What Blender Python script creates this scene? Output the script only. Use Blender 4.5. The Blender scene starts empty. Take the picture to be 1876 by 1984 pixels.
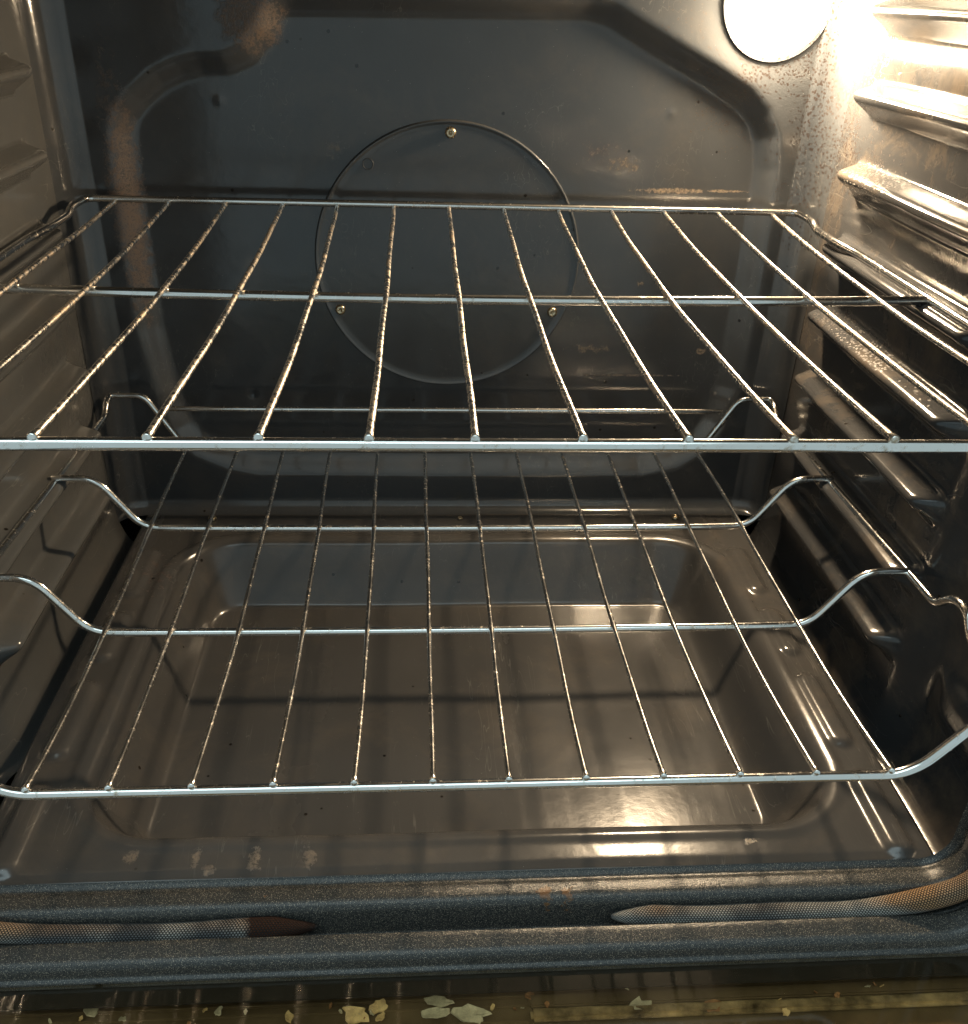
import bpy, bmesh, math, random
import numpy as np
from mathutils import Vector, Matrix
random.seed(7); rng = np.random.default_rng(5)
SC = bpy.context.scene
COL = SC.collection

# ------------------------------------------------------------------ camera
cam = bpy.data.cameras.new("camera"); camo = bpy.data.objects.new("camera", cam); COL.objects.link(camo)
camo.location = (-.0261, -.3490, .1651)
camo.rotation_euler = (1.0506, -.0328, -.0612)
cam.sensor_fit = 'VERTICAL'; cam.sensor_height = 24; cam.lens = 24*1797/1984
cam.clip_start = .01; cam.clip_end = 50
SC.camera = camo
SC.render.resolution_x = 968; SC.render.resolution_y = 1024

# ------------------------------------------------------------------ light of the kitchen
W = bpy.data.worlds.new("World"); SC.world = W; W.use_nodes = True
bg = W.node_tree.nodes["Background"]; bg.inputs[0].default_value = (.60, .76, .80, 1); bg.inputs[1].default_value = .47
def area(name, loc, target, sx, sy, power, col):
    l = bpy.data.lights.new(name, 'AREA'); l.shape = 'RECTANGLE'; l.size = sx; l.size_y = sy
    l.energy = power; l.color = col
    o = bpy.data.objects.new(name, l); COL.objects.link(o); o.location = loc
    o.rotation_euler = (Vector(target)-Vector(loc)).to_track_quat('-Z', 'Y').to_euler()
    return o
area("kitchen_window_light", (-.3, -1.25, 2.3), (0, 0, -.2), 2.4, 1.3, 14, (.74, .95, 1.0))
# the oven's own bulb
l = bpy.data.lights.new("oven_bulb_light", 'POINT'); l.energy = 14; l.color = (1, .76, .49); l.shadow_soft_size = .019
o = bpy.data.objects.new("oven_bulb_light", l); COL.objects.link(o); o.location = (.2400, .4450, .148)
SC.view_settings.view_transform = 'Standard'; SC.view_settings.look = 'None'
SC.view_settings.exposure = 0.58; SC.view_settings.gamma = 1

# ------------------------------------------------------------------ helpers
def empty(name, loc=(0, 0, 0)):
    o = bpy.data.objects.new(name, None); COL.objects.link(o); o.location = loc; o.empty_display_size = .05; return o
def mesh_obj(name, verts, faces, mat, parent=None, smooth=True, uvs=None):
    me = bpy.data.meshes.new(name)
    me.from_pydata([tuple(map(float, v)) for v in verts], [], [tuple(map(int, f)) for f in faces])
    if smooth: me.polygons.foreach_set("use_smooth", [True]*len(me.polygons))
    if uvs is not None:
        ul = me.uv_layers.new(name="UVMap"); li = np.empty(len(me.loops), int); me.loops.foreach_get("vertex_index", li)
        # uvs given per loop
        ul.data.foreach_set("uv", np.asarray(uvs, float).ravel())
    me.update()
    o = bpy.data.objects.new(name, me); COL.objects.link(o)
    if mat: me.materials.append(mat)
    if parent: o.parent = parent
    return o
def tag(o, label=None, cat=None, group=None, kind=None):
    for k, v in (('label', label), ('category', cat), ('group', group), ('kind', kind)):
        if v: o[k] = v
    return o
def smooth(t): t = np.clip(t, 0, 1); return t*t*(3-2*t)
def ramp(t, e=.25):
    """0..1 ramp with straight middle and rounded ends"""
    t = np.clip(t, 0, 1); k = 1/(1-e)
    return np.where(t < e, k*t*t/(2*e), np.where(t > 1-e, 1-k*(1-t)**2/(2*e), k*(t-e/2)))
def fillet(pts, r, n=6):
    P = [Vector(p) for p in pts]; out = [P[0]]
    for i in range(1, len(P)-1):
        a, b, c = P[i-1], P[i], P[i+1]
        rr = min(r, (a-b).length*.49, (c-b).length*.49)
        p0 = b+(a-b).normalized()*rr; p2 = b+(c-b).normalized()*rr
        for k in range(n+1):
            t = k/n; out.append(p0*(1-t)**2+b*2*t*(1-t)+p2*t*t)
    out.append(P[-1]); return out
def resample(P, step):
    out = [P[0]]
    for a, b in zip(P[:-1], P[1:]):
        n = max(1, int((b-a).length/step))
        for k in range(1, n+1): out.append(a.lerp(b, k/n))
    return out
def tube(name, path, r, mat, parent=None, seg=12, closed=False, cap=True, rough=0., step=None, uvscale=None, rfun=None):
    P = [Vector(p) for p in path]
    if step: P = resample(P+([P[0]] if closed else []), step)
    if step and closed: P = P[:-1]
    Q = [P[0]]
    for p in P[1:]:
        if (p-Q[-1]).length > 1e-6: Q.append(p)
    P = Q; n = len(P)
    T = []
    for i in range(n):
        a = P[(i-1) % n] if (closed or i > 0) else P[i]; b = P[(i+1) % n] if (closed or i < n-1) else P[i]
        T.append((b-a).normalized())
    up = Vector((0, 0, 1)) if abs(T[0].z) < .9 else Vector((1, 0, 0))
    u = T[0].cross(up).normalized(); V = []; L = 0; Ls = []
    for i in range(n):
        u = (u-T[i]*u.dot(T[i])).normalized(); w = T[i].cross(u)
        if i: L += (P[i]-P[i-1]).length
        Ls.append(L)
        rr = rfun(L) if rfun else r
        for k in range(seg):
            a = 2*math.pi*k/seg
            q = rr*(1+rough*random.uniform(-1, 1)) if rough else rr
            V.append(P[i]+u*math.cos(a)*q+w*math.sin(a)*q)
    F = []; UV = []
    m = n if closed else n-1
    for i in range(m):
        j = (i+1) % n
        for k in range(seg):
            k2 = (k+1) % seg
            F.append((i*seg+k, i*seg+k2, j*seg+k2, j*seg+k))
            if uvscale:
                l0 = Ls[i]; l1 = Ls[j] if j else L
                UV += [(l0, k/seg), (l0, (k+1)/seg), (l1, (k+1)/seg), (l1, k/seg)]
    if cap and not closed:
        for i, s in ((0, -1), (n-1, 1)):
            rr = rfun(Ls[i]) if rfun else r
            base = len(V)
            for k in range(seg):
                V.append(P[i]+(V[i*seg+k]-P[i])*.75+T[i]*s*rr*.28)
            V.append(P[i]+T[i]*s*rr*.38); c = len(V)-1
            for k in range(seg):
                k2 = (k+1) % seg
                f1 = (i*seg+k, i*seg+k2, base+k2, base+k); f2 = (base+k, base+k2, c)
                if s < 0: f1 = f1[::-1]; f2 = f2[::-1]
                F += [f1, f2]
                if uvscale: UV += [(Ls[i], 0)]*7
    return mesh_obj(name, V, F, mat, parent, uvs=UV if uvscale else None)
def grid(U, Vv, fn):
    """U, Vv 1-D arrays -> vertices fn(UU,VV) and quad faces"""
    A, B = np.meshgrid(U, Vv, indexing='ij')
    X, Y, Z = fn(A, B)
    V = np.stack([X.ravel(), Y.ravel(), Z.ravel()], 1)
    nu, nv = len(U), len(Vv)
    i = np.arange(nu-1)[:, None]*nv+np.arange(nv-1)[None]
    F = np.stack([i, i+nv, i+nv+1, i+1], -1).reshape(-1, 4)
    return V, F, (nu, nv)
def sub(V, F, mask):
    G = F[mask]; u, inv = np.unique(G, return_inverse=True); return V[u], inv.reshape(G.shape)
def orient(V, F, toward):
    """flip so that faces look at a point"""
    a, b, c = V[F[:, 0]], V[F[:, 1]], V[F[:, 2]]
    n = np.cross(b-a, c-a); s = ((np.array(toward)-a)*n).sum(1).sum()
    return F if s > 0 else F[:, ::-1]
def box(name, c, d, mat, parent=None, bevel=0.0):
    bm = bmesh.new(); bmesh.ops.create_cube(bm, size=1)
    for v in bm.verts: v.co = Vector((c[0]+v.co.x*d[0], c[1]+v.co.y*d[1], c[2]+v.co.z*d[2]))
    if bevel: bmesh.ops.bevel(bm, geom=bm.edges[:], offset=bevel, segments=2, affect='EDGES')
    me = bpy.data.meshes.new(name); bm.to_mesh(me); bm.free(); me.materials.append(mat)
    o = bpy.data.objects.new(name, me); COL.objects.link(o)
    if parent: o.parent = parent
    return o

# ------------------------------------------------------------------ materials
class NT:
    def __init__(s, name):
        s.m = bpy.data.materials.new(name); s.m.use_nodes = True; s.t = s.m.node_tree
        s.p = s.t.nodes["Principled BSDF"]; s.tc = s.n('ShaderNodeTexCoord'); s.obj = s.tc.outputs['Object']
    def n(s, typ, **k):
        x = s.t.nodes.new(typ)
        for a, b in k.items(): setattr(x, a, b)
        return x
    def l(s, a, b): s.t.links.new(a, b)
    def noise(s, scale, detail=3, rough=.55, vec=None, dist=0):
        x = s.n('ShaderNodeTexNoise'); x.inputs['Scale'].default_value = scale; x.inputs['Detail'].default_value = detail
        x.inputs['Roughness'].default_value = rough; x.inputs['Distortion'].default_value = dist
        s.l(vec or s.obj, x.inputs['Vector']); return x.outputs['Fac']
    def voro(s, scale, vec=None, rnd=1):
        x = s.n('ShaderNodeTexVoronoi'); x.inputs['Scale'].default_value = scale; x.inputs['Randomness'].default_value = rnd
        s.l(vec or s.obj, x.inputs['Vector']); return x.outputs['Distance'], x.outputs['Color']
    def rng(s, f, a, b, c=0., d=1.):
        x = s.n('ShaderNodeMapRange'); s.l(f, x.inputs[0])
        for i, v in enumerate((a, b, c, d)): x.inputs[i+1].default_value = v
        return x.outputs[0]
    def math(s, op, a, b=None):
        x = s.n('ShaderNodeMath', operation=op)
        for i, v in enumerate((a, b)):
            if v is None: continue
            if isinstance(v, (int, float)): x.inputs[i].default_value = v
            else: s.l(v, x.inputs[i])
        return x.outputs[0]
    def mix(s, f, a, b):
        x = s.n('ShaderNodeMix', data_type='RGBA')
        if isinstance(f, (int, float)): x.inputs[0].default_value = f
        else: s.l(f, x.inputs[0])
        for i, v in ((6, a), (7, b)):
            if isinstance(v, tuple): x.inputs[i].default_value = v+(1,) if len(v) == 3 else v
            else: s.l(v, x.inputs[i])
        return x.outputs[2]
    def bump(s, h, strength=.3, dist=.001):
        x = s.n('ShaderNodeBump'); x.inputs['Strength'].default_value = strength; x.inputs['Distance'].default_value = dist
        s.l(h, x.inputs['Height']); s.l(x.outputs[0], s.p.inputs['Normal'])
    def stretch(s, sc, rot=(0, 0, 0)):
        x = s.n('ShaderNodeMapping'); x.inputs['Scale'].default_value = sc; x.inputs['Rotation'].default_value = rot
        s.l(s.obj, x.inputs['Vector']); return x.outputs[0]
    def blob(s, c, r):
        """1 at the centre of an ellipsoid, 0 at its edge"""
        x = s.n('ShaderNodeMapping', vector_type='POINT')
        x.inputs['Location'].default_value = tuple(-c[i]/r[i] for i in range(3)); x.inputs['Scale'].default_value = tuple(1/q for q in r)
        s.l(s.obj, x.inputs['Vector'])
        y = s.n('ShaderNodeVectorMath', operation='LENGTH'); s.l(x.outputs[0], y.inputs[0])
        return s.rng(y.outputs['Value'], 1, 0)

def enamel(name, base=(.050, .054, .059), rough=.13, spots=(), rust=None, smears=True, peel=.25, fleck=.5, dirt=(.20, .15, .10), dirty=.12):
    N = NT(name)
    big = N.noise(5, 4, .6); fine = N.noise(900, 2, .6)
    col = N.mix(N.rng(big, .35, .7), tuple(b*.86 for b in base), tuple(b*1.12 for b in base))
    # white flecks fired into the enamel
    d, c = N.voro(520)
    sep = N.n('ShaderNodeSeparateColor'); N.l(c, sep.inputs[0])
    fl = N.math('MULTIPLY', N.rng(d, .10, .04), N.math('GREATER_THAN', sep.outputs[0], .985-.2*fleck*.2))
    col = N.mix(fl, col, (.45, .44, .42))
    # sparse black burnt specks
    d2, c2 = N.voro(95); sep2 = N.n('ShaderNodeSeparateColor'); N.l(c2, sep2.inputs[0])
    bl = N.math('MULTIPLY', N.rng(d2, .16, .10), N.math('GREATER_THAN', sep2.outputs[0], .955))
    col = N.mix(bl, col, (.012, .010, .008))
    # thin greasy film, brownish
    gre = N.math('MULTIPLY', N.rng(N.noise(14, 6, .7, dist=.4), .5, .72), dirty)
    col = N.mix(gre, col, dirt)
    rgh = N.rng(N.noise(9, 5, .65), .3, .75, rough*.75, rough*1.5)
    if smears:
        st = N.noise(30, 3, .5, vec=N.stretch((1, .09, 1)))
        rgh = N.math('ADD', rgh, N.rng(st, .52, .75, 0, .10))
        sc = N.noise(7, 2, .5, vec=N.stretch((16, 1.5, 8), (0, .3, .7)))
        scm = N.math('MULTIPLY', N.rng(N.math('ABSOLUTE', N.math('SUBTRACT', sc, .5)), .006, .0, 0, .16), N.rng(N.noise(12, 2), .52, .62))
        col = N.mix(scm, col, (.4, .38, .34))
    h = N.math('ADD', N.math('MULTIPLY', N.noise(160, 2, .5), .5), N.math('MULTIPLY', fine, .15))
    h = N.math('ADD', h, N.math('MULTIPLY', N.noise(22, 2, .5), 1.6))
    brk = N.rng(N.noise(620, 3, .8), .40, .60, .15, .95)
    for (c0, r0, colr, thr) in spots:
        b = N.blob(c0, r0)
        nn = N.noise(170, 5, .75)
        m = N.math('MULTIPLY', N.math('MULTIPLY', N.rng(N.math('ADD', nn, N.math('MULTIPLY', b, .42)), thr, thr+.14), N.rng(b, 0, .35)), brk)
        col = N.mix(m, col, colr); rgh = N.math('ADD', rgh, N.math('MULTIPLY', m, .45)); h = N.math('ADD', h, N.math('MULTIPLY', m, .8))
    if rust:
        wv = N.n('ShaderNodeVectorMath', operation='ADD'); wn = N.n('ShaderNodeTexNoise'); wn.inputs['Scale'].default_value = 240; wn.inputs['Detail'].default_value = 4; N.l(N.obj, wn.inputs['Vector']); ws = N.n('ShaderNodeVectorMath', operation='SCALE'); ws.inputs['Scale'].default_value = .0045; N.l(wn.outputs['Color'], ws.inputs[0]); N.l(N.obj, wv.inputs[0]); N.l(ws.outputs[0], wv.inputs[1]); d3, c3 = N.voro(430, vec=wv.outputs[0]); s3 = N.n('ShaderNodeSeparateColor'); N.l(c3, s3.inputs[0])
        msk = None
        for (c0, r0) in rust:
            b = N.blob(c0, r0); msk = b if msk is None else N.math('MAXIMUM', msk, b)
        dens = N.math('MULTIPLY', N.rng(msk, 0, .6, 0, .85), N.rng(N.noise(28, 3), .38, .62, .1, 1.3))
        m = N.math('MULTIPLY', N.rng(d3, .42, .32), N.math('LESS_THAN', s3.outputs[1], dens))
        col = N.mix(m, col, (.012, .006, .004)); rgh = N.math('ADD', rgh, N.math('MULTIPLY', m, .4))
    N.l(col, N.p.inputs['Base Color']); N.l(rgh, N.p.inputs['Roughness'])
    N.p.inputs['Specular IOR Level'].default_value = .62
    N.bump(h, peel, .0006)
    return N.m
TAN = (.26, .19, .12)
M_back = enamel('enamel_back', spots=[
    ((.1442, .452, .036), (.028, .05, .014), TAN, .78), ((.187, .452, .0164), (.045, .05, .0035), TAN, .62),
    ((.232, .452, .017), (.03, .05, .0018), TAN, .62), ((.130, .452, -.1235), (.038, .05, .008), TAN, .74),
    ((.2342, .452, -.125), (.008, .05, .005), TAN, .66), ((.1689, .452, -.0632), (.008, .05, .006), TAN, .74),
    ((.168, .452, -.1495), (.075, .05, .002), (.2, .15, .11), .66), ((.125, .452, .045), (.05, .05, .035), (.15, .11, .09), .86),
    ((-.0935, .452, .0426), (.03, .05, .03), (.13, .13, .12), .84),
    ((-.262, .447, .00), (.020, .05, .15), (.110, .070, .045), .62), ((-.15, .447, .135), (.034, .05, .034), (.120, .075, .045), .60),
    ], dirty=.10, rust=[((.25, .44, .150), (.095, .06, .115)), ((.30, .44, .09), (.035, .06, .14))])
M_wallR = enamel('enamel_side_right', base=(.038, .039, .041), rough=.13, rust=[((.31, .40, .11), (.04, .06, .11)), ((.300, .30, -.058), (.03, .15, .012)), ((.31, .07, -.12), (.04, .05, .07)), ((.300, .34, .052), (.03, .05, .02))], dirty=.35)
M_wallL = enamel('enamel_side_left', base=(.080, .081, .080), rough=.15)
M_floor = enamel('enamel_floor', base=(.056, .054, .052), rough=.175, spots=[
    ((-.1944, .0314, -.286), (.007, .009, .02), (.19, .145, .105), .66), ((-.157, .030, -.286), (.005, .014, .02), (.19, .145, .105), .70),  # marks along the front lip: broken reflections painted into the floor colour
    ((-.1494, .0215, -.286), (.007, .006, .02), (.19, .145, .105), .66), ((-.1224, .0272, -.286), (.007, .014, .02), (.21, .16, .115), .66),
    ((-.0911, .029, -.286), (.006, .014, .02), (.19, .145, .105), .68), ((.176, .032, -.286), (.007, .004, .02), (.4, .3, .2), .64),
    ((.1217, .125, -.31), (.05, .03, .02), (.17, .16, .15), .80), ((.02, .10, -.31), (.03, .02, .02), (.16, .15, .14), .80),
    ((.12, .065, -.30), (.06, .02, .02), (.15, .14, .13), .78), ((-.25, .33, -.286), (.04, .08, .03), (.075, .038, .026), .84)], dirty=.15)

def trim_mat():
    N = NT('enamel_trim_flecked')
    d, c = N.voro(2100); sep = N.n('ShaderNodeSeparateColor'); N.l(c, sep.inputs[0])
    fl = N.math('MULTIPLY', N.rng(d, .38, .15), N.math('GREATER_THAN', sep.outputs[0], .70))
    f2 = N.noise(1500, 2, .7)
    col = N.mix(N.rng(f2, .4, .68), (.018, .021, .023), (.075, .071, .062))
    col = N.mix(fl, col, (.50, .43, .33))
    gre = N.math('MULTIPLY', N.rng(N.noise(35, 5, .7), .56, .72), .5)
    col = N.mix(gre, col, (.02, .022, .02))
    for x in (.045, .058):
        b = N.blob((x, 0, -.288), (.007, .012, .02)); m = N.rng(N.math('ADD', N.noise(200, 4, .7), N.math('MULTIPLY', b, .4)), .72, .8)
        col = N.mix(N.math('MULTIPLY', m, .7), col, (.16, .07, .02))
    N.l(col, N.p.inputs['Base Color'])
    rg = N.math('ADD', N.rng(N.noise(60, 4, .7), .3, .7, .16, .26), N.math('MULTIPLY', fl, .2)); N.l(rg, N.p.inputs['Roughness'])
    N.p.inputs['Specular IOR Level'].default_value = .42
    N.bump(N.math('ADD', N.math('MULTIPLY', f2, .6), N.math('MULTIPLY', N.noise(260, 3), .8)), .55, .0006)
    return N.m
M_trim = trim_mat()

def chrome(name, residue=.3, rough=.16):
    N = NT(name); N.p.inputs['Metallic'].default_value = 1
    nn = N.noise(240, 6, .75); big = N.noise(11, 3)
    m = N.rng(N.math('ADD', nn, N.math('MULTIPLY', big, residue)), .62+residue*.15, .80+residue*.1)
    col = N.mix(N.rng(N.noise(24, 4), .3, .7), (.76, .74, .70), (.82, .81, .79))
    col = N.mix(m, col, (.46, .37, .27))
    N.l(col, N.p.inputs['Base Color'])
    rg = N.math('ADD', N.rng(N.noise(60, 3), .3, .7, rough*.75, rough*1.3), N.math('MULTIPLY', m, .35)); N.l(rg, N.p.inputs['Roughness'])
    N.bump(N.math('ADD', nn, N.math('MULTIPLY', m, 1.0)), .035 if residue < .5 else .09, .0005)
    return N.m
M_bar = chrome('nickel_bar', .18, .15)
M_wire = chrome('nickel_wire', .44, .22)
M_wire2 = chrome('nickel_wire_clean', .16, .20)

def plain(name, col, rough=.5, metal=0., nscale=40, var=.2, bump=.2):
    N = NT(name)
    c = N.mix(N.rng(N.noise(nscale, 4, .6), .3, .7), tuple(v*(1-var) for v in col), tuple(min(1, v*(1+var)) for v in col))
    N.l(c, N.p.inputs['Base Color']); N.p.inputs['Metallic'].default_value = metal
    N.l(N.rng(N.noise(nscale*2, 3), .3, .7, rough*.8, rough*1.2), N.p.inputs['Roughness']); N.bump(N.noise(nscale*6, 3), bump, .0005)
    return N.m
M_void = plain('void_black_steel', (.010, .010, .010), .7)
M_screw = plain('brass_screw', (.62, .50, .33), .28, 1., 300)
M_case = plain('dark_steel_case', (.03, .033, .036), .35)

def gasket_mat():
    N = NT('braided_fibre_gasket')
    uv = N.tc.outputs['UV']
    mp = N.n('ShaderNodeMapping'); mp.inputs['Scale'].default_value = (560, 34, 1); N.l(uv, mp.inputs['Vector'])
    sx = N.n('ShaderNodeSeparateXYZ'); N.l(mp.outputs[0], sx.inputs[0])
    par = N.math('MODULO', N.math('FLOOR', sx.outputs[1]), 2.)
    a = N.math('SINE', N.math('MULTIPLY', N.math('ADD', sx.outputs[0], N.math('MULTIPLY', par, .5)), 2*math.pi))
    b = N.math('ABSOLUTE', N.math('SINE', N.math('MULTIPLY', sx.outputs[1], math.pi)))
    h = N.math('MULTIPLY', N.math('ADD', N.math('MULTIPLY', a, .5), .5), b)
    h2 = N.rng(h, 0, .7)
    big = N.noise(26, 4, .6)
    base = N.mix(N.rng(big, .38, .66), (.11, .115, .12), (.46, .45, .41))
    su = N.n('ShaderNodeSeparateXYZ'); N.l(N.obj, su.inputs[0])
    # golden brown along the upper side and a burnt patch
    top = N.rng(su.outputs[2], -.2925, -.2885)
    base = N.mix(N.math('MULTIPLY', top, N.rng(N.noise(18, 3), .3, .6, .25, .9)), base, (.42, .24, .11))
    bp = N.blob((-.104, -.010, -.296), (.028, .03, .020))
    base = N.mix(N.rng(N.math('ADD', bp, N.math('MULTIPLY', N.noise(90, 6, .7), .9)), .62, .80), base, (.040, .013, .005))
    col = N.mix(h2, (.012, .012, .012), base)
    N.l(col, N.p.inputs['Base Color']); N.p.inputs['Roughness'].default_value = .85; N.p.inputs['Specular IOR Level'].default_value = .15
    N.bump(h2, .8, .0008)
    return N.m
M_gasket = gasket_mat()

def lens_mat():
    m = bpy.data.materials.new('glowing_lamp_glass'); m.use_nodes = True; t = m.node_tree; t.nodes.clear()
    o = t.nodes.new('ShaderNodeOutputMaterial'); a = t.nodes.new('ShaderNodeAddShader')
    tr = t.nodes.new('ShaderNodeBsdfTransparent'); e = t.nodes.new('ShaderNodeEmission')
    e.inputs[0].default_value = (1, .80, .52, 1); e.inputs[1].default_value = 12
    t.links.new(tr.outputs[0], a.inputs[0]); t.links.new(e.outputs[0], a.inputs[1]); t.links.new(a.outputs[0], o.inputs[0]); return m
def glass_mat():
    m = bpy.data.materials.new('tinted_door_glass'); m.use_nodes = True; t = m.node_tree; t.nodes.clear()
    o = t.nodes.new('ShaderNodeOutputMaterial'); mx = t.nodes.new('ShaderNodeMixShader')
    tr = t.nodes.new('ShaderNodeBsdfTransparent'); tr.inputs[0].default_value = (.97, .91, .80, 1)
    g = t.nodes.new('ShaderNodeBsdfGlossy'); g.inputs['Roughness'].default_value = .05
    f = t.nodes.new('ShaderNodeFresnel'); f.inputs[0].default_value = 1.6
    ge = t.nodes.new('ShaderNodeNewGeometry'); iv = t.nodes.new('ShaderNodeMath'); iv.operation = 'SUBTRACT'; iv.inputs[0].default_value = 1
    ml = t.nodes.new('ShaderNodeMath'); ml.operation = 'MULTIPLY'          # the outer face mirrors, the inner face only lets light through
    t.links.new(ge.outputs['Backfacing'], iv.inputs[1]); t.links.new(f.outputs[0], ml.inputs[0]); t.links.new(iv.outputs[0], ml.inputs[1])
    t.links.new(ml.outputs[0], mx.inputs[0]); t.links.new(tr.outputs[0], mx.inputs[1]); t.links.new(g.outputs[0], mx.inputs[2])
    t.links.new(mx.outputs[0], o.inputs[0]); return m

# ------------------------------------------------------------------ the oven
oven = tag(empty('oven', (0, .2, -.38)), 'open oven with dark speckled enamel cavity, lit lamp and ribbed side walls', 'oven')
bpy.context.view_layer.update()
def part(o, parent=None):
    p = parent or oven
    o.parent = p
    if p is oven: o.location = -oven.location
    return o
YB = .4436; HWL = .31; RC = .022; ZF = -.286; ZT = .205

# back wall: pressed panel with a recess of the photographed outline
OUT = [(-.2554,-.2087),(-.2631,-.1804),(-.2718,-.1077),(-.273,-.0325),(-.2727,.0204),(-.2705,.0551),(-.2642,.0719),(-.251,.0868),(-.2315,.1016),(-.213,.110),(-.1953,.1145),(-.1763,.1155),(-.1622,.1212),(-.1504,.1336),(-.1446,.1452),(-.1366,.1535),(-.1252,.157),(.1048,.1617),(.125,.1575),(.142,.1488),(.1675,.1363),(.2113,.1161),(.2435,.0985),(.259,.0837),(.270,.0646),(.2755,.0367),(.2765,-.0631),(.274,-.160),(.266,-.200),(.250,-.226),(.225,-.243),(.190,-.2515),(-.0077,-.2526),(-.1793,-.2511),(-.2076,-.2445),(-.2369,-.2299)]
def sdf(X, Z, poly):
    P = np.array(poly); n = len(P); D = np.full(X.shape, 1e9); ins = np.zeros(X.shape, bool)
    for i in range(n):
        a = P[i]; b = P[(i+1) % n]; e = b-a; wx = X-a[0]; wz = Z-a[1]
        t = np.clip((wx*e[0]+wz*e[1])/(e@e), 0, 1)
        D = np.minimum(D, np.hypot(wx-e[0]*t, wz-e[1]*t))
        c = ((a[1] > Z) != (b[1] > Z)) & (X < (b[0]-a[0])*(Z-a[1])/(b[1]-a[1]+1e-12)+a[0]); ins ^= c
    return np.where(ins, D, -D)
def blur(A, k):
    for _ in range(k):
        B = np.pad(A, 1, mode='edge'); A = (B[:-2, 1:-1]+B[2:, 1:-1]+B[1:-1, :-2]+B[1:-1, 2:]+4*B[1:-1, 1:-1])/8
    return A
th = np.linspace(0, math.pi/2, 10)
xe = HWL-RC+RC*np.sin(th)
U = np.concatenate([-xe[::-1], np.linspace(-(HWL-RC), HWL-RC, 290)[1:-1], xe])
rb = .012; ze = ZF+rb-rb*np.sin(th)
Vz = np.concatenate([ze[::-1], np.linspace(ZF+rb, ZT, 250)[1:]])
def backf(A, B):
    d = np.clip(np.abs(A)-(HWL-RC), 0, RC); y = YB-(RC-np.sqrt(np.maximum(RC*RC-d*d, 0)))
    d2 = np.clip((ZF+rb)-B, 0, rb); y = y-(rb-np.sqrt(np.maximum(rb*rb-d2*d2, 0)))
    s = sdf(A, B, OUT)
    y = y+blur(.0105*ramp(s/.0235, .35), 2)
    # shallow pressed flange in the corner (sheet overlap) and small dimples
    y = y-.0012*smooth((np.abs(A)-.286)/.003)
    for (x, z, r, q) in ((-.0675, .0324, .004, .002), (-.1818, .0769, .0030, -.0008), (.1787, .0769, .0028, -.0007), (-.1781, -.1705, .003, .002)):
        if x != -.0675: y = y+q*np.exp(-((A-x)**2+(B-z)**2)/(r*r))
    # gentle waviness of pressed sheet
    y = y+.00010*np.sin(A*21+1)*np.sin(B*17+2)
    return A, y, B
V, F, _ = grid(U, Vz, backf); F = orient(V, F, (0, 0, 0))
LX, LZ, LR = .2483, .160, .0395
c = V[F].mean(1); V, F = sub(V, F, np.hypot(c[:, 0]-LX, c[:, 2]-LZ) > LR-.0035)   # opening for the lamp
back = part(mesh_obj('back_wall', V, F, M_back))

# round fan cover plate
FC = (-.0011, -.0462); FR = .1136; YI = YB+.0105
prof = [(.0004, .0010), (.03, .0010), (.06, .0010), (.09, .0010), (.105, .0010), (.1100, .0010), (.1112, .0013), (.1124, .0019), (.1131, .0016), (FR, .0006), (FR+.0004, -.001)]
segs = 128; V = []; F = []
for i, (r, h) in enumerate(prof):
    for k in range(segs):
        a = 2*math.pi*k/segs; V.append((FC[0]+r*math.cos(a), YI-h-.0006, FC[1]+r*math.sin(a)))
for i in range(len(prof)-1):
    for k in range(segs):
        k2 = (k+1) % segs; F.append((i*segs+k, i*segs+k2, (i+1)*segs+k2, (i+1)*segs+k))
V = np.array(V); F = orient(V, np.array(F), (0, -5, 0))
fan = mesh_obj('fan_cover', V, F, M_back, back)
def screw(loc, nrm, parent, r=.0045):
    bm = bmesh.new(); n = 16
    prof = [(r, 0), (r*.98, .4*r), (r*.8, .62*r), (r*.42, .74*r)]
    rings = [[bm.verts.new((q*math.cos(2*math.pi*k/n), q*math.sin(2*math.pi*k/n), h)) for k in range(n)] for q, h in prof]
    # cross recess
    inner = [bm.verts.new((r*(.34 if k % 4 == 0 else .14)*math.cos(2*math.pi*k/n), r*(.34 if k % 4 == 0 else .14)*math.sin(2*math.pi*k/n), .35*r)) for k in range(n)]
    rings.append(inner)
    for a, b in zip(rings[:-1], rings[1:]):
        for k in range(n): bm.faces.new((a[k], a[(k+1) % n], b[(k+1) % n], b[k]))
    bm.faces.new(inner)
    q = Vector(nrm).to_track_quat('Z', 'Y').to_matrix().to_4x4() @ Matrix.Rotation(random.random()*3, 4, 'Z')
    q = Matrix.Translation(loc) @ q; bm.transform(q)
    me = bpy.data.meshes.new('screw'); bm.to_mesh(me); bm.free(); me.materials.append(M_screw)
    for p in me.polygons: p.use_smooth = True
    o = bpy.data.objects.new('screw', me); COL.objects.link(o); o.parent = parent; return o
for x, z in ((-.0006, .058), (-.095, -.0895), (.0922, -.0893)): screw((x, YI-.0016, z), (0, -1, 0), fan)
# small round plug hole on the plate
tube('hole_rim', [(-.0675+.0042*math.cos(a), YI-.0018, .0324+.0042*math.sin(a)) for a in np.linspace(0, 2*math.pi, 25)[:-1]], .0005, M_back, fan, seg=6, closed=True)

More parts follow.
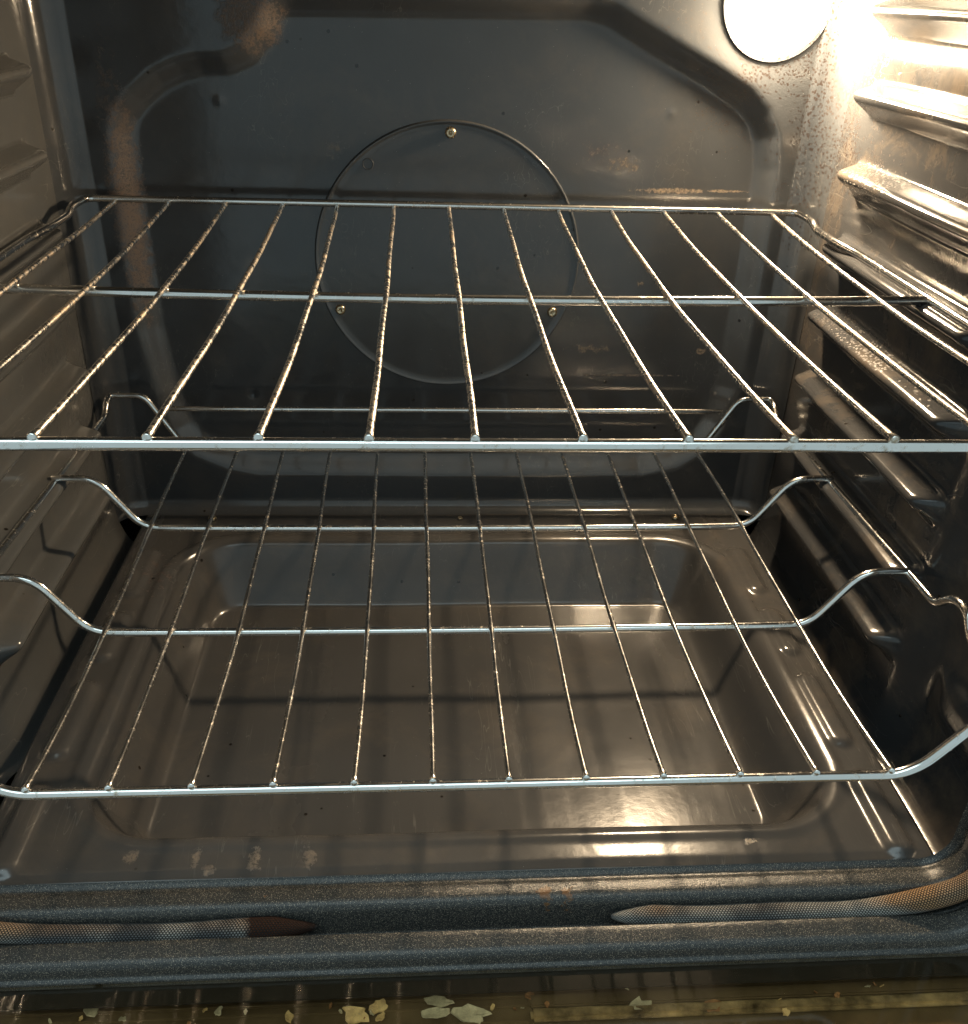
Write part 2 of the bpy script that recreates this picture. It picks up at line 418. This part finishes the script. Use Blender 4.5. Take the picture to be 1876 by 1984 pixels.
# lamp: round glass lens in a collar
V = []; F = []; n1, n2 = 10, 48
for i in range(n1+1):
    a = i/n1*math.pi/2; r = LR*math.cos(a); h = .017*math.sin(a)
    for k in range(n2):
        b = 2*math.pi*k/n2; V.append((LX+r*math.cos(b), YB-.002-h, LZ+r*math.sin(b)))
for i in range(n1):
    for k in range(n2):
        k2 = (k+1) % n2; F.append((i*n2+k, i*n2+k2, (i+1)*n2+k2, (i+1)*n2+k))
lamp = part(mesh_obj('oven_lamp', V, F, lens_mat())); 
cup = []; cf = []; cp = [(LR+.0035, YB-.0012), (LR+.0040, YB+.0004), (LR-.0010, YB+.0006), (LR-.0020, YB+.004), (LR-.003, YB+.030), (LR-.010, YB+.042), (.001, YB+.044)]
for r0, y0 in cp:
    for k in range(48):
        b = 2*math.pi*k/48; cup.append((LX+r0*math.cos(b), y0, LZ+r0*math.sin(b)))
for i in range(len(cp)-1):
    for k in range(48):
        k2 = (k+1) % 48; cf.append((i*48+k, i*48+k2, (i+1)*48+k2, (i+1)*48+k))
cup = np.array(cup); mesh_obj('lamp_housing', cup, orient(cup, np.array(cf), (LX, 0, LZ)), M_case, lamp)
lamp['label'] = 'glowing round glass lamp lens at the upper right of the back wall'

# side walls with pressed rack guides
RZ = [.103-.0552*k for k in range(-1, 7)]
def side(sgn, mat, name):
    ys = np.concatenate([np.linspace(.004, .05, 26), np.linspace(.05, .36, 120)[1:], np.linspace(.36, YB-RC, 40)[1:]])
    zs = np.concatenate([np.linspace(-.312, -.25, 30), np.linspace(-.25, ZT, 330)[1:]])
    def f(A, B):
        d = np.zeros(A.shape)
        for k, z in enumerate(RZ):
            q = B-z
            p = np.where(q > 0, .0190*(1-ramp(q/.0080, .3)), np.where(q > -.002, .0190, .0190*(1-ramp((-.002-q)/.0175, .25))))
            e = smooth((A-.146)/.014)*smooth((.384-A)/.010)
            d = np.maximum(d, p*e)
        d = blur(d, 3)
        # shallow step: the front strip of the wall sits further out, with pressed ends
        d = d-.011*(1-smooth((A-.116)/.034))
        # curve in to the front frame
        d = d+.029*smooth((.040-A)/.034)
        # curve in at the foot
        d = d+.018*(1-np.sqrt(np.clip(1-np.clip((-.262-B)/.05, 0, 1)**2, 0, 1)))
        d = d+.0006*np.sin(A*31+B*13)
        # front strip: pressed dents of the rack stop
        for (y0, z0, ry, rz, q) in ((.075, -.125, .035, .020, .006), (.075, -.235, .035, .018, .006), (.07, -.02, .035, .03, .005)):
            d = d+q*np.exp(-(((A-y0)/ry)**4+((B-z0)/rz)**4))
        return sgn*(HWL-d), A, B
    V, F, (nu, nv) = grid(ys, zs, f); F = orient(V, F, (0, .2, 0))
    cz = V[F].mean(1)
    own = np.full(len(F), -1)
    for k, z in enumerate(RZ):
        m = (cz[:, 2] < z+.0135) & (cz[:, 2] > z-.027) & (cz[:, 1] > .142) & (cz[:, 1] < .388)
        own[m] = k
    v, g = sub(V, F, own < 0)
    w = part(mesh_obj(name, v, g, mat))
    # shared normals so that the pressed guides flow out of the sheet
    full = mesh_obj('tmp', V, F, None); nrm = np.empty(len(V)*3); full.data.vertices.foreach_get('normal', nrm); nrm = nrm.reshape(-1, 3)
    def setn(o, G0):
        u = np.unique(G0); o.data.normals_split_custom_set_from_vertices([tuple(q) for q in nrm[u]])
    setn(w, F[own < 0])
    for k in range(len(RZ)):
        v, g = sub(V, F, own == k)
        o = mesh_obj('rack_guide', v, g, mat, w); setn(o, F[own == k])
    bpy.data.objects.remove(full)
    return w
wr = side(1, M_wallR, 'side_wall'); wr['label'] = 'right side wall with pressed ribs, brightly lit at the top beside the lamp'
wl = side(-1, M_wallL, 'side_wall'); wl['label'] = 'left side wall with pressed ribs, dull grey'

# removable bottom panel with a shallow basin and raised beads
xs = np.linspace(-.2868, .2868, 300); ys = np.linspace(.0135, .434, 230)
BX0, BX1, BY0, BY1 = -.242, .250, .043, .388
def floorf(A, B):
    cx, cy, hx, hy, rr = (BX0+BX1)/2, (BY0+BY1)/2, (BX1-BX0)/2, (BY1-BY0)/2, .058
    qx = np.abs(A-cx)-hx+rr; qy = np.abs(B-cy)-hy+rr
    ins = -(np.hypot(np.maximum(qx, 0), np.maximum(qy, 0))+np.minimum(np.maximum(qx, qy), 0)-rr)
    z = ZF-.054*ramp(ins/.036, .20)
    z = z+.0013*np.exp(-((ins+.004)/.0035)**2)*(np.abs(A) < .258)
    z = z-.0012*np.exp(-((A-.01)**2+(B-.2)**2)/.02)*(ins > .03)
    for s in (-1, 1):
        for (y0, hl) in ((.330, .028), (.240, .022), (.148, .030), (.052, .026)):
            dx = A-s*.266; dy = np.maximum(np.abs(B-y0-(.003 if s < 0 else 0))-hl, 0); r = np.hypot(dx, dy)
            z = z+.0038*ramp((.0120-r)/.0085, .45)
    # rounded-down edges
    for e in (.2868-np.abs(A), B-.0135): z = z-.004*(1-np.sqrt(np.clip(1-np.clip(1-e/.004, 0, 1)**2, 0, 1)))
    z = z-.0012*smooth((.022-B)/.004)
    z = z+.0004*np.sin(A*25)*np.sin(B*19+1)
    return A, B, z
V, F, _ = grid(xs, ys, floorf); F = orient(V, F, (0, .2, 0))
fl = part(mesh_obj('bottom_panel', V, F, M_floor))
# turned-down skirt of the panel
def skirt(path):
    V = []; F = []
    for i, p in enumerate(path): V += [p, (p[0], p[1], p[2]-.03)]
    for i in range(len(path)-1): F.append((2*i, 2*i+1, 2*i+3, 2*i+2))
    return V, F
sk = skirt([(-.2868, .434, ZF-.004), (-.2868, .0135, ZF-.0085), (.2868, .0135, ZF-.0085), (.2868, .434, ZF-.004)])
mesh_obj('skirt', sk[0], sk[1], M_void, fl)
for x in (-.2216, .2237, .013): screw((x, .4225, ZF+.0012), (0, 0, 1), fl, .0038 if x != .013 else .0022)
# under floor, ceiling
part(box('under_floor', (0, .225, -.355), (.64, .46, .006), M_void))  # added sheet, coloured near black as the shade in the gap below the panel
def ceilf(A, B): return A, B, ZT-.003+.006*smooth((.2-np.abs(A))/.03)*smooth((.14-np.abs(B-.22))/.03)
V, F, _ = grid(np.linspace(-.31, .31, 90), np.linspace(.0, YB+.02, 70), ceilf); F = orient(V, F, (0, .2, 0))
ceil = part(mesh_obj('ceiling_panel', V, F, M_wallL))
# broil element under the ceiling
pth = [(-.03, .42, .185), (-.03, .38, .185), (-.22, .38, .185), (-.22, .06, .185), (-.11, .06, .185), (-.11, .32, .185), (0, .32, .185), (0, .06, .185), (.11, .06, .185), (.11, .32, .185), (.22, .32, .185), (.22, .06, .185)]
part(tube('heating_element', fillet(pth, .03), .004, M_void, step=.02))

# front frame: one profile swept round the mouth of the oven
prof = [(-.0006, .0145), (.0025, .0120), (.0022, .0095), (.0012, .0080), (.0006, .0060), (.0006, .0010), (.0011, -.0018), (.0030, -.0040), (.0070, -.0050),
        (.0225, -.0050), (.0240, -.0070), (.0240, -.0150), (.0225, -.0166), (.0090, -.0168), (.0083, -.0171), (.0081, -.0178), (.0086, -.0205), (.0096, -.0262), (.0102, -.0282),
        (.0118, -.0298), (.0140, -.0306), (.0172, -.0310), (.0184, -.0312), (.0188, -.0316), (.0190, -.0324), (.0194, -.0332), (.0202, -.0334), (.0212, -.0330), (.0222, -.0318), (.0226, -.0312), (.0420, -.0310), (.1000, -.0310), (.1010, -.0300), (.1010, .4930)]
HX = .2905; R0 = .020
path = []
for (cx, cz, a0) in ((HX-R0, ZF+R0, -90), (HX-R0, ZT-.006-R0, 0), (-HX+R0, ZT-.006-R0, 90), (-HX+R0, ZF+R0, 180)):
    for k in range(13):
        a = math.radians(a0+90*k/12); path.append((cx, cz, math.cos(a), math.sin(a)))
P2 = []
for i in range(len(path)):
    a = path[i]; b = path[(i+1) % len(path)]; P2.append(a)
    if i % 13 == 12:
        for k in range(1, 30):
            t = k/30
            P2.append((a[0]*(1-t)+b[0]*t, a[1]*(1-t)+b[1]*t, b[2], b[3]))
path = P2; n = len(path); m = len(prof)
# fine resample of the profile for round edges
V = [(cx+nx*(R0+o), y, cz+nz*(R0+o)) for (cx, cz, nx, nz) in path for (o, y) in prof]
F = [(i*m+j, ((i+1) % n)*m+j, ((i+1) % n)*m+j+1, i*m+j+1) for i in range(n) for j in range(m-1)]
V = np.array(V); F = np.array(F)[:, ::-1]
ff = part(mesh_obj('front_frame', V, F, M_trim))
part(box('rear_casing', (0, .494, -.04), (.78, .004, .70), M_case))

# braided door gasket, two lengths in the channel
def gpath(s, x0):
    z0 = -.2965; c = HX+.010
    p = [(s*x0, -.0098, z0), (s*(x0+.012), -.0105, z0-.0002), (s*.16, -.0105, z0-.0022), (s*.225, -.0105, z0-.001)]
    p += [(s*.262, -.0105, z0+.005), (s*.292, -.0108, z0+.018), (s*.302, -.0108, z0+.05), (s*.303, -.0108, .12)]
    return resample(fillet(p, .03, 8), .004)
for s, x0 in ((-1, .0835), (1, .0825)):
    P = gpath(s, x0)
    def rf(L):
        t = min(1, L/.024); base = .0062+.0005*math.sin(L*70+s)+.0003*math.sin(L*31)
        return base*(.10+.90*t**.62) if L < .024 else base
    g = part(tube('door_gasket', P, .0062, M_gasket, seg=32, step=.0015, uvscale=1, rfun=rf))
    g['label'] = 'left length of braided door gasket with a burnt brown end' if s < 0 else 'right length of braided door gasket curving up at the corner'

# the opened door: frame, glass and the inner sheet seen through it
door = part(box('oven_door', (0, -.212, -.352), (.66, .345, .006), M_void))
door['label'] = 'lowered oven door with tinted inner glass'
box('inner_glass', (0, -.2058, -.3096), (.62, .348, .002), glass_mat(), door, .0006)
box('glass_border', (0, -.0371, -.3128), (.62, .0108, .0012), M_void, door)
M_olive = plain('dull_olive_sheet', (.15, .115, .07), .40, .3, 18, .5, .4)
M_brass = plain('tarnished_tan_strip', (.34, .27, .16), .38, .4, 70, .8)
box('inner_sheet', (0, -.140, -.3285), (.60, .216, .002), M_olive, door)
for y, h in ((-.0365, .002), (-.0418, .0015), (-.0520, .003), (-.0590, .004)): box('inner_rib', (-.135, y, -.3275+h/2), (.336, .0022, h), M_olive, door, .0007)
box('inner_strip', (.165, -.0400, -.3262), (.262, .0078, .003), M_olive, door, .0010)
box('inner_ledge', (.165, -.0485, -.3255), (.262, .0075, .0045), M_brass, door, .0018)

# ------------------------------------------------------------------ racks
def curve_through(P, n):
    """smooth polynomial in y through the given points"""
    ys = np.array([p[1] for p in P]); cx = np.polyfit(ys, [p[0] for p in P], min(2, len(P)-1)); cz = np.polyfit(ys, [p[2] for p in P], len(P)-1)
    return [Vector((float(np.polyval(cx, y)), float(y), float(np.polyval(cz, y)))) for y in np.linspace(ys[0], ys[-1], n)]
def weld(r, at):
    """slightly swollen where the wire is welded to a bar"""
    return lambda L: r*(1+sum(.30*math.exp(-((L-a)/.0022)**2) for a in at))
UBx = [-.2678,-.226,-.1814,-.136,-.0923,-.0466,-.0017,.0435,.0883,.1326,.1767,.223,.2693]
UMx = [-.2667,-.2223,-.1788,-.134,-.09,-.0464,-.002,.0418,.0857,.1292,.1744,.2184,.2611]
UMz = [.0005,-.0004,-.0013,-.0009,-.0022,-.0031,-.0035,-.0035,-.0028,-.0022,-.0016,-.0009,-.0003]
UFx = [-.2695,-.2255,-.1814,-.1362,-.0915,-.0466,-.0029,.0421,.0871,.1326,.177,.2210,.2650]
up = tag(empty('oven_rack', (0, 0, -.0030)), 'flat chrome wire rack on the higher guides, thirteen wires, nearest the lamp', 'oven rack', 'wire racks in the oven')
bpy.context.view_layer.update()
RB = .0029
def sag(x): return -.0034*(1-(x/.3)**2)
pu = [(0, .4325, .0080), (.2905, .4325, .0080), (.2925, .405, .0075), (.2925, .393, .0030), (.2925, .354, .0030), (.2995, .326, .0008), (.2995, .0, 0)]
full = pu[1:]+[(-x, y, z) for x, y, z in pu[1:][::-1]]
pts = [Vector(p) for p in full]
loop = fillet([pu[0]]+full+[pu[0]], .008, 6)
tube('frame', loop[:-1], RB, M_bar, up, seg=16, closed=True, step=.01)
cb = [(x, .215, sag(x)-.0003) for x in np.linspace(-.2975, .2975, 31)]
tube('crossbar', cb, .0031, M_bar, up, seg=16)
for i in range(13):
    zb = .0030+.0018; zm = .0030+UMz[i]; zf = .0030+.0004
    P = [(UBx[i], .4315, zb+.0008), (UBx[i]*.97+UMx[i]*.03, .424, zb-.0002), (UMx[i], .215, zm), (UFx[i], -.0012, zf)]
    Q = curve_through([P[0], P[2], P[3]], 90)
    Q = [Vector((q.x+.0002*math.sin(q.y*40+i), q.y, q.z+.0002*math.sin(q.y*33+2*i))) for q in Q]
    yl = [.4315, .215, -.0012]
    tube('wire', Q, .00165, M_wire, up, seg=12, rfun=weld(.00168, [0, .2167, .4329]))
    # weld blobs under the wire
for o in up.children: pass

LFx = [-.2246,-.1843,-.1426,-.1014,-.06,-.0197,.02,.061,.1025,.1438,.1853,.2266]
L3x = [-.23,-.1874,-.1448,-.1027,-.0603,-.0191,.0217,.0632,.1049,.1463,.1886,.2321]
L2x = [-.232,-.1898,-.1461,-.1047,-.0623,-.0213,.0212,.0632,.1041,.1455,.1884,.2313]
L1x = [-.2347,-.1885,-.1480,-.1063,-.064,-.0214,.0201,.0619,.1036,.146,.1893,.2305]
ZL = -.2090; ZH = .0412-.003
lo = tag(empty('oven_rack', (0, 0, ZL)), 'dropped chrome wire rack on the low guides, crossbars bent up at both ends, twelve wires', 'oven rack', 'wire racks in the oven')
def bow(x): return -.0012*(1-(x/.24)**2)
def cross(y, zt, xr, zd=-.0028):
    p = [(-xr, y, zt), (-.2690, y, zt), (-.2400, y, zd+.0006)]+[(x, y, zd+bow(x)) for x in np.linspace(-.2, .2, 9)]+[(.2400, y, zd+.0006), (.2690, y, zt), (xr, y, zt)]
    return fillet(p, .013, 8)
for y in (.1504, .2836):
    tube('crossbar', cross(y, .0405, .3000), .0028, M_bar, lo, seg=16, step=.008)
# outer frame: rear crossbar, side rails with their kinks, front bar, all one bent rod
zr = .0405
fr = [(.2400, .4290, -.0025), (.2690, .4290, .0470), (.2985, .4290, .0470), (.2985, .420, .0450), (.2985, .408, .0345), (.2985, .30, .0375), (.3005, .128, .0405), (.3005, .114, .0405), (.3005, .098, .0560), (.3005, .083, .0575), (.3005, .072, .0430), (.3005, .0009, .0430), (.2700, .0009, .0450), (.2440, .0009, .0090), (.2330, .0009, .0085)]
fr[-3] = (.2680, .0009, .0480); fr[-2] = (.2440, .0009, .0155); fr[-1] = (.2300, .0009, .0085)
lf = [(-x, y, z) for x, y, z in fr[::-1]]
zfr = .0092
loop = fillet([(0, .429, -.004)]+fr+[(0, .0009, zfr-.001)]+lf+[(0, .429, -.004)], .0085, 6)
tube('frame', loop[:-1], RB, M_bar, lo, seg=16, closed=True, step=.008)
tube('stop_bar', [(x, .429, .0345) for x in (-.2535, 0, .2535)], .0026, M_bar, lo, seg=14, step=.02)
for i in range(12):
    P = [(L1x[i]*1.002, .4300, .0006), (L2x[i], .2836, .0004+bow(L2x[i])+.0006), (L3x[i], .1504, .0000+bow(L3x[i])+.0006), (LFx[i], -.0004, zfr+.0036)]
    P[0] = (L1x[i]+(L1x[i]-L2x[i])*.3, .4300, .0004)
    Q = curve_through(P, 90)
    Q = [Vector((q.x+.0002*math.sin(q.y*37+i*1.3), q.y, q.z)) for q in Q]
    tube('wire', Q, .00138, M_wire2, lo, seg=12, rfun=weld(.00155, [0, .1465, .280, .4305]))

# ------------------------------------------------------------------ dried flakes lying behind the door glass
M_fl = [plain('dried_crust', (.78, .56, .30), .7, 0, 200, .4, .8), plain('ashy_flake', (.55, .53, .42), .7, 0, 200, .35, .8), plain('brown_crust', (.32, .17, .08), .7, 0, 200, .5, .8)]
def flake(x, y, rx, ry, mi, label, z=-.3262):
    n = 14; V = []; ph = random.random()*6
    rs = [random.uniform(.60, 1.15) for _ in range(n)]
    for lay, h in ((0, 0), (1, .0010)):
        for k in range(n):
            a = 2*math.pi*k/n+random.uniform(-.1, .1)*(lay == 0)
            V.append((rx*rs[k]*math.cos(a)*(1-.06*lay), ry*rs[k]*math.sin(a)*(1-.06*lay), h+.0012*math.sin(a+ph)+.0012))
    V.append((0, 0, .0016))
    F = [(k, (k+1) % n, n+(k+1) % n, n+k) for k in range(n)]+[(n+k, n+(k+1) % n, 2*n) for k in range(n)]+[tuple(range(n))[::-1]]
    o = mesh_obj('crust_flake', V, F, M_fl[mi], smooth=False); o.location = (x, y, z); o.rotation_euler = (0, 0, random.uniform(-.5, .5))
    return tag(o, label, 'food flake', 'dried flakes behind the door glass')
FLK = [(-0.0613, -0.0441, .0085, .0050, 0, 'large tan flake under the door glass, left of a cracked trio'),
       (-0.0488, -0.0402, .0060, .0035, 0, 'pale tan flake at the top of the cracked trio under the door glass'),
       (-0.048, -0.0467, .0032, .0030, 0, 'small yellowish chip at the lower right of the cracked trio'),
       (-0.0161, -0.0391, .0115, .0030, 1, 'long greenish grey flake near the middle of the bottom edge'),
       (-0.019, -0.0458, .0090, .0030, 1, 'flat grey-green flake just below the long one at bottom middle'),
       (0.0012, -0.0475, .0110, .0055, 1, 'widest pale grey flake at the bottom middle, right of the long one'),
       (-0.2039, -0.0353, .0040, .0050, 1, 'mint grey round patch at the lower left of the glass'),
       (-0.1857, -0.0419, .0025, .0022, 1, 'tiny mint grey bit right of the lower left patch'),
       (-0.0975, -0.0441, .0028, .0050, 0, 'narrow yellow shard standing left of the tan trio'),
       (-0.1356, -0.039599999999999996, .0028, .0028, 1, 'faint grey crumb between the mint patch and the yellow shard'),
       (0.096, -0.0446, .0080, .0040, 1, 'dull olive flake right of the tan strip start'),
       (0.1362, -0.0477, .0075, .0045, 2, 'dark brown crust chunk on the tan strip'),
       (0.0345, -0.0375, .0035, .0025, 2, 'brown crumb at the left end of the tan strip'),
       (0.1757, -0.0529, .0030, .0018, 0, 'small tan crumb at the right of the tan strip')]
for a in FLK: flake(*a)
for _ in range(22):                                                 # tiny crumbs on the sheet
    x = random.uniform(-.24, .24); y = random.uniform(-.049, -.035)
    q = random.uniform(.0006, .0013)
    o = flake(x, y, q*1.3, q, random.choice((0, 1, 2)), 'tiny pale crumb scattered among the big flakes behind the door glass', z=-.3245 if x > .03 else -.3268)
    o.name = 'crumb'; o['category'] = 'crumb'; o['group'] = 'tiny crumbs behind the door glass'
